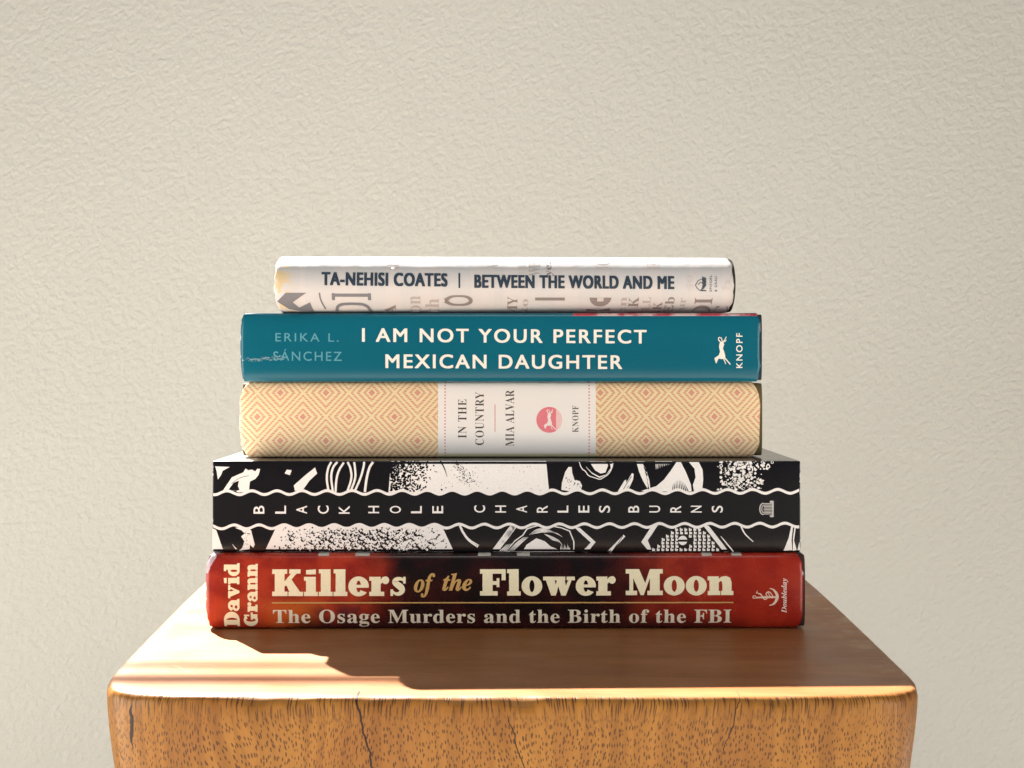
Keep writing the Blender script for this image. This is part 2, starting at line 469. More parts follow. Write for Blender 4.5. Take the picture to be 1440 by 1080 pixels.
# heavy slab-serif letters, built from overlapping pieces (cap height 1, x-height 0.72)
def R(a, b, c, d): return ('p', [(a, b), (c, b), (c, d), (a, d)], None)
def PG(*pts): return ('p', list(pts), None)
def ARC(cx, cy, rx, ry, ix, iy, a0=0, a1=360, k=30):
    t = [math.radians(a0+(a1-a0)*i/k) for i in range(k+1)]
    return ('q', [(cx+rx*math.cos(q), cy+ry*math.sin(q)) for q in t], [(cx+ix*math.cos(q), cy+iy*math.sin(q)) for q in t])
def STR(pts, ws):
    P = [(x, y, w) for (x, y), w in zip(pts, ws)]
    for _ in range(2):
        Q = [P[0]]
        for a, b in zip(P, P[1:]):
            Q.append(tuple(a[i]*.75+b[i]*.25 for i in range(3))); Q.append(tuple(a[i]*.25+b[i]*.75 for i in range(3)))
        Q.append(P[-1]); P = Q
    A, B = [], []
    for i, (x, y, w) in enumerate(P):
        x0, y0, _ = P[max(0, i-1)]; x1, y1, _ = P[min(len(P)-1, i+1)]
        L = math.hypot(x1-x0, y1-y0) or 1
        A.append((x-(y1-y0)/L*w/2, y+(x1-x0)/L*w/2)); B.append((x+(y1-y0)/L*w/2, y-(x1-x0)/L*w/2))
    return ('q', A, B)
def DISC(cx, cy, rx, ry): return ('p', [(cx+rx*math.cos(2*math.pi*i/18), cy+ry*math.sin(2*math.pi*i/18)) for i in range(18)], None)
SLAB = {
 'K': lambda: (1.20, [R(0, 0, .60, .17), R(0, .83, .58, 1), R(.1, 0, .48, 1), PG((.46, .36), (.56, .40), (.98, .88), (.76, .88), (.46, .52)), PG((.52, .46), (.74, .64), (1.12, .1), (.70, .1)), R(.66, .84, 1.10, 1), R(.63, 0, 1.20, .16)]),
 'i': lambda: (.54, [R(0, 0, .54, .16), R(.08, 0, .46, .72), R(0, .57, .46, .72), PG((.08, .81), (.46, .81), (.46, 1.0), (.08, .97))]),
 'l': lambda: (.54, [R(0, 0, .54, .16), R(.08, 0, .46, 1), R(0, .85, .46, 1)]),
 'e': lambda: (.78, [ARC(.40, .36, .40, .375, .09, .22, 8, 322), PG((.30, .31), (.79, .31), (.80, .42), (.30, .42))]),
 'r': lambda: (.76, [R(0, 0, .58, .16), R(.08, 0, .44, .72), R(0, .57, .44, .72), PG((.40, .40), (.42, .60), (.52, .71), (.64, .735), (.64, .50), (.50, .50)), DISC(.63, .59, .14, .145)]),
 's': lambda: (.66, [STR([(.57, .56), (.44, .655), (.28, .64), (.17, .53), (.30, .42), (.44, .33), (.50, .20), (.38, .075), (.22, .08), (.09, .18)], [.08, .12, .16, .22, .24, .26, .22, .15, .11, .08]), R(.52, .47, .62, .72), R(.03, 0, .13, .25)]),
 'F': lambda: (1.04, [R(0, 0, .70, .17), R(.1, 0, .50, 1), R(0, .83, 1.02, 1), R(.86, .58, 1.02, 1), R(.46, .41, .74, .55), R(.66, .32, .77, .66)]),
 'o': lambda: (.82, [ARC(.41, .36, .41, .375, .10, .23)]),
 'w': lambda: (1.26, [PG((.08, .66), (.44, .66), (.56, .16), (.50, 0), (.32, 0)), PG((.36, 0), (.50, 0), (.70, .66), (.58, .66)), PG((.50, .66), (.84, .66), (.94, .2), (.90, 0), (.72, 0)), PG((.74, 0), (.90, 0), (1.16, .66), (1.03, .66)), R(0, .58, .50, .72), R(.46, .58, .88, .72), R(.93, .58, 1.26, .72)]),
 'M': lambda: (1.44, [R(0, 0, .44, .17), R(.14, 0, .29, 1), R(0, .83, .46, 1), PG((.14, 1), (.52, 1), (.80, .36), (.68, 0), (.58, 0)), PG((.60, 0), (.70, 0), (1.06, 1), (.94, 1)), R(.94, 0, 1.32, 1), R(.84, 0, 1.44, .17), R(.98, .83, 1.44, 1)]),
 'n': lambda: (1.0, [R(0, 0, .49, .16), R(.07, 0, .43, .72), R(0, .57, .43, .72), R(.57, 0, .93, .50), R(.52, 0, 1.0, .16), PG((.41, .46), (.42, .62), (.54, .71), (.72, .735), (.87, .67), (.93, .50), (.93, .42), (.57, .42), (.55, .52), (.50, .545))]),
 'D': lambda: (1.08, [R(0, 0, .52, .17), R(0, .83, .52, 1), R(.1, 0, .48, 1), ARC(.48, .5, .60, .5, .16, .34, -90, 90)]),
 'a': lambda: (.88, [R(.44, 0, .78, .52), R(.6, 0, .88, .15), ARC(.30, .215, .30, .225, .12, .085), STR([(.12, .47), (.20, .62), (.42, .66), (.58, .60), (.62, .46)], [.16, .16, .15, .22, .32]), DISC(.16, .53, .13, .11)]),
 'v': lambda: (.96, [PG((.07, .66), (.45, .66), (.62, .18), (.54, 0), (.38, 0)), PG((.40, 0), (.54, 0), (.86, .66), (.72, .66)), R(0, .58, .52, .72), R(.58, .58, .96, .72)]),
 'd': lambda: (.92, [ARC(.38, .36, .38, .375, .09, .22), R(.46, 0, .82, 1), R(.36, .85, .82, 1), R(.46, 0, .92, .16)]),
 'G': lambda: (1.12, [ARC(.52, .5, .52, .515, .14, .35, 42, 318), R(.62, .02, .98, .48), R(.54, .36, 1.12, .5), R(.82, .60, .95, .99)]),
}
def serif(s, italic=False):
    o = ''
    U, L = (0x1D468, 0x1D482) if italic else (0x1D400, 0x1D41A)
    for ch in s:
        if 'A' <= ch <= 'Z': o += chr(U+ord(ch)-65)
        elif 'a' <= ch <= 'z': o += chr(L+ord(ch)-97)
        else: o += ch
    return o
SH = serif('H')

# paper of the page blocks
n = NT('page_paper', 0.8, 0.2); x, y, z = n.coord()
pl = n.noise(n.comb(n.mul(x, 3), n.mul(y, 3), n.mul(z, 2600)), 1.0, 3.0, 0.7)
n.color(n.mix(pl, (0.55, 0.49, 0.38), (0.80, 0.75, 0.65)))
PAPER = n.m
def cloth(name, c):
    n = NT(name, 0.75, 0.25); n.coord()
    v = n.noise(n.obj, 1800, 2)
    n.color(n.mix(v, tuple(q*.8 for q in c), tuple(q*1.15 for q in c))); n.normal(n.bump(v, 0.25, 0.0003))
    return n.m
def paper_finish(n, rough, amount=0.12, scale=60):
    """slight waviness and handling marks of a printed paper jacket"""
    n.coord()
    w = n.noise(n.obj, scale, 3, 0.5); f = n.noise(n.obj, 1500, 2)
    n.normal(n.bump(n.add(w, n.mul(f, 0.03)), amount, 0.001))
    n.put(n.b.inputs['Roughness'], n.add(rough, n.mul(n.sub(n.noise(n.obj, 130, 5, 0.65), 0.5), 0.10)))
def wear(n, b, px_, py_, col, white=(0.75, 0.72, 0.68), amt=1.0):
    """rubbed paper along the jacket's two ends and long edges"""
    nz = n.noise(n.obj, 260, 5, 0.7)
    x0, x1 = 720+b.x0*F/(CD+b.y), 720+b.x1*F/(CD+b.y)
    e = n.M('MINIMUM', n.sub(px_, x0), n.sub(x1, px_))
    m = n.gt(n.sub(nz, n.mul(e, 0.10)), 0.50)
    return n.mix(n.mul(m, amt), col, white)

# ---- bottom book: red and black jacket
b = book('hardcover_book', 'red and black jacketed hardcover lying on the wood, bottom of the stack, cream slab lettering', -0.0130, 289.5, 1131, 0.0003, 0.0300, 0.180, 0.0048, 3.6, yaw=math.radians(0.25))
n = NT('red_jacket', 0.33, 0.3); PX, PY = book_px(n, b)
v2 = n.comb(n.mul(PX, 0.0105), n.mul(PY, 0.0125), 0.0)
nz = n.noise(v2, 1.0, 3.0, 0.5, 0.3)
mid = n.mul(n.smooth(n.add(PX, n.mul(n.sub(nz, 0.5), 150.0)), 500.0, 570.0), n.smooth(n.add(PX, n.mul(n.sub(nz, 0.5), 90.0)), 845.0, 1000.0, 1.0, 0.0))
redc = n.mix(n.smooth(n.noise(v2, 2.0, 3.0), 0.38, 0.62), (0.25, 0.018, 0.010), (0.39, 0.038, 0.015))
orange_spot = n.mul(n.smooth(PX, 350.0, 410.0), n.smooth(PX, 420.0, 480.0, 1.0, 0.0))  # orange spot printed low on the jacket
redc = n.mix(n.mul(n.mul(orange_spot, n.smooth(PY, 835.0, 856.0)), 0.6), redc, (0.62, 0.14, 0.02))
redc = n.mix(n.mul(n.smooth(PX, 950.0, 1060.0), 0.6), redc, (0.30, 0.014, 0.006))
blk = n.mix(n.smooth(n.noise(v2, 1.6, 2.0), 0.42, 0.70), (0.008, 0.004, 0.004), (0.032, 0.005, 0.005))
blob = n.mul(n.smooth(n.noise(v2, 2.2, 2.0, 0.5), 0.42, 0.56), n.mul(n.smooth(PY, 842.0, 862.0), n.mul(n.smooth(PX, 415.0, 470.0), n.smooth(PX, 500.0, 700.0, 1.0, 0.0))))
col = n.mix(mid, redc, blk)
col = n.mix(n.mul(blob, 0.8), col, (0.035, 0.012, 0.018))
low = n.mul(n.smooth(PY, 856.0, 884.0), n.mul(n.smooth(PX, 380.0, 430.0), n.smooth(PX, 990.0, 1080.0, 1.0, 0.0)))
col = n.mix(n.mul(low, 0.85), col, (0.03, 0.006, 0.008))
# ends of the front cover's big type that turn over the top edge
ct = n.lt(PX, 0.0)
for q0, q1 in ((447, 462), (499, 519), (672, 690), (727, 745), (988, 1002), (1030, 1044)): ct = n.add(ct, n.mul(n.gt(PX, q0), n.lt(PX, q1)))
col = n.mix(n.mul(ct, n.lt(PY, 782.3)), col, (0.45, 0.42, 0.36))
torn = n.mul(n.lt(n.add(PX, n.mul(n.sub(PY, 780.0), 0.45)), n.add(298.0, n.mul(n.noise(n.obj, 220, 3), 14.0))), n.lt(PY, 806.0))
col = n.mix(n.mul(torn, 0.85), col, (0.52, 0.45, 0.50))
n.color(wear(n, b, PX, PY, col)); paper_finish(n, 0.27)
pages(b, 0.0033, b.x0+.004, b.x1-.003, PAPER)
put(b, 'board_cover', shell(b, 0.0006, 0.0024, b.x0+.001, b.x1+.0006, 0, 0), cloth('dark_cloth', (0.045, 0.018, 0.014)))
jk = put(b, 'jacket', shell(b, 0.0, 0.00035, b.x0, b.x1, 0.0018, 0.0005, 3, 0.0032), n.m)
CREAM = ink('cream_foil', (0.88, 0.79, 0.54), 0.32, 0.5)
GOLD = ink('gold_ink', (0.55, 0.33, 0.11), 0.35, 0.5)
PALE = ink('pale_ink', (0.74, 0.67, 0.52), 0.4, 0.4)
t = Print(b, 'title_lettering', [CREAM, GOLD], jk)
t.slab('Killers', 383, 572, 838, 800.5); t.slab('Flower', 675, 865.5, 837.5, 800.5); t.slab('Moon', 880, 1031.5, 837, 800.5)
t.text(serif('of', True), 582, 612, 832.5, 807, 0.012, mat=1, ref=serif('H', True)); t.text(serif('the', True), 622, 664, 830.5, 807, 0.012, mat=1, ref=serif('H', True))
t.rect(382.5, 846.6, 1031.5, 848.4, mat=1); t.done()
t = Print(b, 'subtitle_lettering', PALE, jk)
t.text(serif('The Osage Murders and the Birth of the FBI'), 384, 1029, 876.3, 857.5, 0.004, 1.06, ref=SH); t.done()
t = Print(b, 'author_lettering', CREAM, jk)
t.slab('David', 881, 792, 337, 315, rot=True, gap=0.05); t.slab('Grann', 881, 793, 362.5, 343, rot=True, gap=0.05); t.done()
t = Print(b, 'publisher_emblem', ink('pink_ink', (0.78, 0.55, 0.42)), jk)
def q8(*p): return [(1020+u/9.0, 780+v/9.0) for u, v in p]
t.stroke(q8((565, 428), (610, 440), (650, 490), (664, 535), (645, 590), (610, 632), (558, 645)), [1.0, 2.2, 3.6, 4.4, 3.6, 2.4, 1.0])
t.stroke(q8((645, 540), (520, 540), (390, 546)), [2.4, 2.8, 1.8], smooth=1)
t.stroke(q8((392, 540), (378, 520), (355, 525), (347, 543), (362, 556), (390, 550)), 1.1)
t.stroke(q8((398, 478), (425, 495), (450, 500), (470, 530), (495, 572), (535, 560), (530, 520), (510, 500), (545, 465), (580, 490), (605, 530), (625, 545)), [1.0, 1.6, 1.9, 1.7, 1.5, 1.4, 1.3, 1.3, 1.5, 1.5, 1.2, 1])
t.stroke(q8((395, 495), (402, 470), (408, 455)), 1.0); t.stroke(q8((540, 480), (560, 520), (600, 555)), 0.9); t.done()
t = Print(b, 'publisher_lettering', ink('white_pink_ink', (0.80, 0.66, 0.58)), jk)
t.text(serif('Doubleday', True), 862.5, 813.5, 1106.5, 1099.5, 0.006, 1.0, rot=True, ref=serif('H', True)); t.done()
# ---- second book: black and white paperback
b = book('paperback_book', 'black glossy paperback with white ink drawings and wavy lines, second from the bottom', -0.009, 298.5, 1125.5, 0.0302, 0.0664, 0.180, 0.0016, 6, yaw=math.radians(-0.2))
n = NT('black_gloss_cover', 0.22, 0.35); PX, PY = book_px(n, b); paper_finish(n, 0.2, 0.10, 45)
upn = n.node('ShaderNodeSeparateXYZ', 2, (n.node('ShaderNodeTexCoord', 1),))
print_glare = n.mul(n.gt(upn, 0.7), n.lt(n.add(PX, n.mul(n.noise(n.obj, 90, 2), 20.0)), 365.0))  # white print on the top cover, with sunlit gloss painted into its colour
n.color(wear(n, b, PX, PY, n.mix(n.mul(print_glare, 0.9), n.mix(n.noise(n.obj, 30, 3), (0.005, 0.0045, 0.006), (0.010, 0.008, 0.009)), (0.6, 0.58, 0.55)), amt=0.7))
pages(b, 0.0006, b.x0+.0006, b.x1-.0006, PAPER)
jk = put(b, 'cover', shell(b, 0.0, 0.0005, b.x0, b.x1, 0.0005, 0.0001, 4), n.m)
WHITE = ink('white_print', (0.80, 0.775, 0.74), 0.28, 0.5); BLACK = ink('black_print', (0.006, 0.0055, 0.007), 0.25, 0.35)
t = Print(b, 'ink_artwork', [WHITE, BLACK], jk, 0.00003, 0.000008)
WT = lambda X: 693.2-2.4*(X-300)/825 - 2.7*math.cos((X-319)/35.2*2*math.pi)
WB = lambda X: 741.0-3.0*(X-300)/825 - 2.7*math.cos((X-329)/35.2*2*math.pi)
def Z(k, pts):
    ox = (290, 500, 710, 920)[k-1]
    return [(ox+u/6.545, 630+v/6.545) for u, v in pts]
YT, YB = 647.3, 777.6
rnd = random.Random(11)
def fill_top(xa, xb, xa2, xb2, lay=0):      # white patch hanging from the top edge to the wave
    k = 40; A = [(xa+(xb-xa)*i/k, YT) for i in range(k+1)]; B = [(xa2+(xb2-xa2)*i/k, WT(xa2+(xb2-xa2)*i/k)) for i in range(k+1)]
    t.quadstrip(A, B, 0, lay)
def fill_bot(xa, xb, xa2, xb2, lay=0):
    k = 40; A = [(xa+(xb-xa)*i/k, WB(xa+(xb-xa)*i/k)) for i in range(k+1)]; B = [(xa2+(xb2-xa2)*i/k, YB) for i in range(k+1)]
    t.quadstrip(A, B, 0, lay)
fill_top(550, 768, 546, 772)
fill_bot(388, 622, 371, 639)
def speck(x_, y_, r, lay=2, mat=1):
    k = rnd.randint(4, 6); a0 = rnd.random()*6
    t.poly([(x_+r*rnd.uniform(.5, 1.2)*math.cos(a0+6.283*i/k)*1.1, y_+r*rnd.uniform(.5, 1.2)*math.sin(a0+6.283*i/k)) for i in range(k)], mat, lay)
def inside_top(x_, y_): return YT+.8 < y_ < WT(x_)-2
def inside_bot(x_, y_): return WB(x_)+2.5 < y_ < YB-.6
for _ in range(620):                        # dark stipple at the left of the upper white patch
    x_ = 549+abs(rnd.gauss(0, 25)); y_ = rnd.uniform(YT, 691)
    if inside_top(x_, y_) and x_ < 640: speck(x_, y_, rnd.uniform(.7, 2.0))
for _ in range(170):
    u = rnd.random(); x_ = 640+u*22+rnd.gauss(0, 6)*(0.4+u); y_ = YT+u*34+rnd.gauss(0, 3)
    if inside_top(x_, y_) and x_ < 765: speck(x_, y_, rnd.uniform(.35, 1.0))
for _ in range(60):
    x_ = rnd.uniform(620, 768); y_ = rnd.uniform(YT, 690)
    if inside_top(x_, y_): speck(x_, y_, rnd.uniform(.3, .7))
t.stroke([(619, 648), (625, 658), (629, 671)], [2, 1.6, .4], 1, 2)
for _ in range(900):                        # pitted texture of the lower white patch
    x_ = rnd.gauss(505, 62); y_ = rnd.uniform(742, YB)
    if inside_bot(x_, y_) and 395-(y_-740)*.4 < x_ < 618+(y_-740)*.4: speck(x_, y_, rnd.uniform(.5, 1.7))
for _ in range(130):
    x_ = rnd.gauss(510, 60); y_ = rnd.uniform(746, YB-3); r = rnd.uniform(1.8, 4.2)
    if inside_bot(x_, y_+r) and inside_bot(x_, y_-r) and 400 < x_ < 612:
        t.ell(x_, y_, r, r*.92, 1, 3, 12); t.ell(x_+r*.28, y_-r*.22, r*.62, r*.6, 0, 4, 12); t.ell(x_-r*.05, y_+r*.1, r*.25, r*.25, 1, 5, 8)
# upper band, left to right
t.poly(Z(1, [(150, 395), (235, 270), (340, 225), (360, 190), (385, 205), (420, 200), (450, 215), (470, 190), (495, 195), (480, 250), (450, 285), (400, 310), (395, 360), (395, 405), (290, 410), (270, 395), (190, 395)]), 0, 0)
t.poly(Z(1, [(200, 390), (250, 320), (300, 300), (290, 350), (305, 385), (280, 395)]), 1, 1)
t.stroke(Z(1, [(230, 330), (300, 275), (390, 255)]), .7, 1, 2)
t.poly(Z(1, [(80, 170), (215, 175), (150, 210), (135, 250), (105, 290), (95, 220)]), 0, 0)
t.poly(Z(1, [(720, 235), (740, 200), (785, 205), (770, 250)]), 0, 0)
t.poly(Z(1, [(805, 345), (900, 260), (1000, 180), (1020, 235), (950, 300), (890, 385), (815, 395)]), 0, 0)
for pts in ([(1125, 395), (1105, 280), (1120, 180), (1150, 130)], [(1165, 400), (1145, 260), (1165, 175), (1205, 130)], [(1190, 405), (1195, 300), (1215, 210), (1265, 135)], [(1300, 395), (1340, 280), (1330, 190), (1300, 130)], [(1330, 395), (1375, 280), (1370, 190), (1360, 130)], [(1370, 390), (1420, 280), (1450, 170), (1452, 128)]):
    t.stroke(Z(1, pts), 3.0, 0, 0)
t.stroke(Z(2, [(85, 405), (100, 280), (125, 180), (160, 130)]), 3.4, 0, 0)
t.poly(Z(3, [(520, 385), (525, 320), (555, 220), (585, 175), (615, 175), (620, 230), (640, 290), (690, 305), (710, 345), (700, 385), (600, 398)]), 0, 0)
for _ in range(46):
    x_, y_ = rnd.uniform(795, 816), rnd.uniform(664, 688)
    if (x_-805)/14 < 1 and y_ > 672-(810-x_)*.2: speck(x_, y_, rnd.uniform(.4, 1.1))
t.poly(Z(3, [(720, 125), (990, 125), (985, 185), (930, 250), (870, 275), (800, 235), (750, 180)]), 0, 0)
t.poly(Z(3, [(712, 118), (775, 122), (830, 205), (880, 235), (925, 225), (950, 160), (930, 120), (965, 125), (975, 185), (930, 245), (870, 262), (800, 225), (745, 170)]), 1, 1)
t.stroke(Z(3, [(685, 130), (705, 190), (745, 215), (765, 255), (830, 275), (875, 290), (910, 270), (955, 240), (985, 185), (995, 140)]), [1, 1.4, 1.2, 1.4, 1.2, 1.4, 1.3, 1.4, 1.5, 1.2], 0, 2, 1)
t.poly(Z(3, [(1040, 398), (1100, 300), (1115, 290), (1118, 320), (1170, 230), (1185, 240), (1180, 290), (1130, 395)]), 0, 0)
t.stroke(Z(3, [(1085, 390), (1120, 330), (1165, 260)]), .9, 1, 1); t.stroke(Z(3, [(1110, 395), (1140, 345)]), .7, 1, 1)
t.poly(Z(3, [(1210, 125), (1285, 125), (1300, 200), (1330, 300), (1340, 400), (1310, 370), (1270, 300), (1235, 220)]), 0, 0)
for i in range(6):
    t.poly(Z(3, [(1262+i*11, 130+i*42), (1312, 150+i*45), (1290+i*9, 190+i*40)]), 1, 1)
for i in range(11): t.poly(Z(3, [(1385+i*16, 122), (1396+i*16, 122), (1390+i*14-i*2, 205-i*5)]) if i < 3 else Z(4, [(-30+i*18, 122), (-16+i*18, 122), (-28+i*17, 215-i*6)]), 0, 0)
t.poly(Z(4, [(205, 130), (245, 130), (290, 220), (335, 330), (345, 400), (-40, 400), (-120, 395), (20, 350), (90, 290), (150, 210)]), 0, 0)
for i in range(9): t.poly(Z(4, [(160+i*18, 395), (172+i*18, 395), (178+i*12, 280+abs(i-4)*9)]), 1, 1)
t.poly(Z(4, [(320, 130), (410, 130), (445, 200), (450, 290), (440, 390), (365, 395), (355, 340), (380, 270), (370, 190)]), 0, 0)
for _ in range(330):
    x_ = rnd.gauss(1042, 17); y_ = rnd.uniform(648, 689)
    if inside_top(x_, y_) and 1008 < x_ < 1082: speck(x_, y_, rnd.uniform(.8, 2.6), 1, 0)
for _ in range(130):
    x_ = rnd.gauss(1038, 18); y_ = rnd.uniform(650, 687)
    if inside_top(x_, y_) and 1012 < x_ < 1075: speck(x_, y_, rnd.uniform(.5, 1.5), 2, 1)
for x_, y_, r in ((1080, 656, 3), (1086, 650, 2.2), (1020, 679, 2.6), (1014, 655, 2.4), (1072, 650, 2)):
    t.ell(x_, y_, r, r, 0, 3, 12); t.ell(x_, y_, r*.55, r*.55, 1, 4, 10)
# lower band
t.poly(Z(1, [(55, 740), (90, 755), (165, 975), (55, 975)]), 0, 0)
t.poly(Z(1, [(265, 735), (340, 725), (410, 755), (445, 890), (430, 920), (400, 890), (395, 975), (290, 975), (300, 945), (330, 920), (350, 860), (320, 815), (350, 790), (325, 760)]), 0, 0)
for _ in range(26): speck(345+rnd.uniform(-4, 6), 748+rnd.uniform(0, 20), rnd.uniform(.4, 1.0))
t.poly(Z(1, [(235, 880), (265, 915), (300, 950), (285, 975), (260, 925)]), 0, 0)
t.stroke(Z(2, [(960, 715), (990, 780), (1040, 850), (1130, 905)]), [3, 3.2, 3.4, 4.5], 0, 0)
t.stroke(Z(2, [(1105, 880), (1118, 905)]), .5, 1, 1); t.stroke(Z(2, [(1120, 875), (1132, 900)]), .5, 1, 1)
t.poly(Z(2, [(1420, 720), (1470, 690), (1500, 690), (1310, 960), (1240, 960)]), 0, 0)
for i in range(6): t.stroke(Z(2, [(1320+i*18, 958), (1390+i*12, 890-i*3)]), [1.6, .4], 0, 0)
t.poly(Z(3, [(60, 705), (125, 705), (10, 860), (-40, 900), (-20, 840)]), 0, 0)
# plain generic stand-in for the drawn figure: a dark tuft with pale strands over a pale facet
t.poly(Z(3, [(10, 955), (90, 850), (160, 800), (200, 740), (290, 712), (390, 705), (520, 730), (600, 760), (640, 860), (640, 955)]), 0, 0)
t.poly(Z(3, [(22, 945), (95, 858), (168, 806), (208, 748), (290, 722), (390, 715), (515, 738), (592, 768), (628, 860), (630, 945)]), 1, 1)
t.poly(Z(3, [(160, 957), (200, 890), (290, 830), (370, 860), (420, 905), (490, 935), (500, 957)]), 0, 2)
for i in range(9): t.stroke(Z(3, [(225+i*14, 800-i*3), (300+i*20, 740+i*4), (400+i*16, 745+i*9)]), [.3, 1.3, .3], 0, 3)
for i in range(8): t.stroke(Z(3, [(360+i*10, 790+i*8), (430+i*10, 815+i*6), (500+i*4, 850+i*6)]), [.3, 1.6, .4], 0, 3)
for i in range(9): t.poly(Z(3, [(505+i*12, 955), (516+i*12, 955), (520+i*9, 880+(i % 3)*14)]), 0, 3)
for i in range(5): t.stroke(Z(3, [(40+i*10, 945), (100+i*12, 875), (175+i*10, 820)]), [.3, 1.2, .3], 0, 3)
t.poly(Z(3, [(640, 730), (690, 735), (835, 865), (760, 960), (705, 960), (790, 870), (660, 750)]), 0, 0)
t.stroke(Z(3, [(960, 955), (1020, 890), (1100, 805)]), [4.6, 3.6, 3.4], 0, 0); t.stroke(Z(3, [(985, 952), (1040, 880), (1085, 808)]), .8, 1, 1)
t.poly(Z(3, [(1345, 725), (1430, 705), (1340, 845), (1330, 880), (1395, 955), (1330, 958), (1255, 865)]), 0, 0)
t.poly(Z(4, [(-60, 850), (-15, 960), (600, 960), (455, 720), (300, 700), (170, 715), (40, 700)]), 1, 1)
for r_ in range(8):
    for c_ in range(16):
        u, v = -60+c_*42+(r_ % 2)*4, 742+r_*31
        lo, hi = 175-(v-720)*1.0, 425+(v-720)*.80
        if lo < u < hi and math.hypot(u-265, (v-850)*1.1) > 62 and v < 958:
            t.rect(*[q for p in Z(4, [(u, v), (u+26, v+20)]) for q in p], 0, 2)
            t.rect(*[q for p in Z(4, [(u, v-8), (u+11, v+4)]) for q in p], 0, 2)
t.ell(*Z(4, [(262, 850)])[0], 6.4, 6.6, 0, 2); t.rect(*[q for p in Z(4, [(215, 842), (305, 862)]) for q in p], 1, 3)
t.poly(Z(4, [(440, 700), (500, 715), (690, 958), (640, 958)]), 0, 2)
t.stroke(Z(4, [(610, 810), (660, 870), (730, 955)]), [.6, 2, 1.4], 0, 0)
t.stroke(Z(4, [(795, 715), (830, 790), (910, 862)]), [2.2, 2, 1], 0, 0)
t.poly(Z(4, [(1262, 705), (1278, 705), (1262, 850), (1270, 940), (1190, 945), (1235, 830)]), 0, 0)
t.poly(Z(4, [(1292, 705), (1304, 705), (1285, 850), (1310, 940), (1275, 945), (1275, 830)]), 0, 0)
t.poly(Z(4, [(1335, 860), (1342, 940), (1318, 940)]), 0, 0)
# black centre band and the two wavy white lines
xs = [299.5+i*2.06 for i in range(401)]
t.quadstrip([(X, WT(X)) for X in xs], [(X, WB(X)) for X in xs], 1, 6)
t.quadstrip([(X, WT(X)-2.1) for X in xs], [(X, WT(X)+1.9) for X in xs], 0, 7)
t.quadstrip([(X, WB(X)-1.9) for X in xs], [(X, WB(X)+2.1) for X in xs], 0, 7)
t.done(cut=0.0012)
t = Print(b, 'title_lettering', WHITE, jk, 0.0001)
def spaced(word, xs_, y0, y1):
    for ch, xc in zip(word, xs_): t.text(ch, y1, y0, xc+7.6, xc-7.6, 0.008, rot=True)
spaced('BLACK', (364, 394.5, 424, 454.5, 484), 711.2, 722.5)
spaced('HOLE', (525.5, 556, 585.5, 615.5), 711.5, 721.8)
spaced('CHARLES', (674.5, 704, 733.5, 762.5, 791.5, 821, 850), 710.8, 720.8)
spaced('BURNS', (891, 920.5, 950, 979, 1008.5), 711, 720.6)
t.done()
t = Print(b, 'publisher_emblem', [ink('silver_print', (0.50, 0.48, 0.45), 0.3), BLACK], jk, 0.0001)
c = Z(4, [(1000, 560)])[0]; t.ell(c[0], c[1], 5.4, 8.6, 0, 0); t.ell(c[0]+.5, c[1], 4.2, 7.2, 1, 1); t.ell(c[0]+.9, c[1], 3.2, 6.0, 0, 2); t.ell(c[0]+1.2, c[1], 2.4, 5.0, 1, 3)
p0, p1 = Z(4, [(1006, 505), (1092, 615)]); t.rect(p0[0], p0[1], p1[0], p1[1], 1, 4)
for i in range(8):
    t.rect(p0[0], p0[1]+.3+i*2.08, p1[0], p0[1]+1.45+i*2.08, 0, 5)
t.rect(p1[0]-1.2, p0[1]-1, p1[0]+.8, p1[1]+1.5, 0, 6)
for v in (494, 626): q = Z(4, [(1080, v)])[0]; t.ell(q[0], q[1], 3.1, 1.6, 0, 7)
t.done()

# ---- third book: woven diamond pattern
b = book('hardcover_book', 'yellow hardcover with pink woven diamond pattern and white spine label, middle of the stack', 0.010, 337.5, 1070.5, 0.0666, 0.0976, 0.150, 0.0042, 3.4, yaw=math.radians(0.4))
n = NT('diamond_jacket', 0.6, 0.3); PX, PY = book_px(n, b)
U = n.mul(n.sub(PX, 362.0), 1/64.3); V = n.mul(n.sub(PY, 586.0), 1/67.5)
def tri(v, o): return n.M('ABSOLUTE', n.sub(n.M('FRACT', n.add(v, o)), 0.5))
dA = n.mul(n.add(tri(U, 0.5), tri(V, 0.5)), 2.0); dB = n.mul(n.add(tri(U, 0.0), tri(V, 0.0)), 2.0)
D = n.M('MINIMUM', dA, dB)                     # 0 at a diamond's centre, 1 on its border
ph = n.M('FRACT', n.add(n.mul(D, 3.45), 0.42))
line = n.mul(n.lt(n.M('ABSOLUTE', n.sub(ph, 0.5)), 0.24), n.lt(D, 0.93))
dot = n.lt(D, 0.15)
dash = n.gt(n.M('FRACT', n.add(n.mul(PY, 1/3.3), n.mul(n.M('FLOOR', n.mul(PX, 1/6.6)), 0.5))), 0.24)
nzz = n.noise(n.obj, 1100, 2)
pat = n.M('MAXIMUM', n.mul(line, n.add(n.mul(dash, 0.85), 0.12)), dot)
pat = n.mul(pat, n.add(0.62, n.mul(nzz, 0.6)))
col = n.mix(pat, (0.77, 0.635, 0.36), (0.62, 0.26, 0.20))
lab = n.mul(n.gt(PX, 616.0), n.lt(PX, 838.0))
col = n.mix(lab, col, (0.80, 0.75, 0.70))
dts = n.lt(0.0, -1.0)
for q in (625.8, 828.6):
    du = n.sub(PX, q); dv = n.mul(n.sub(n.M('FRACT', n.mul(PY, 1/4.5)), 0.5), 4.5)
    dts = n.add(dts, n.lt(n.add(n.mul(du, du), n.mul(dv, dv)), 1.2))
col = n.mix(dts, col, (0.68, 0.17, 0.20))
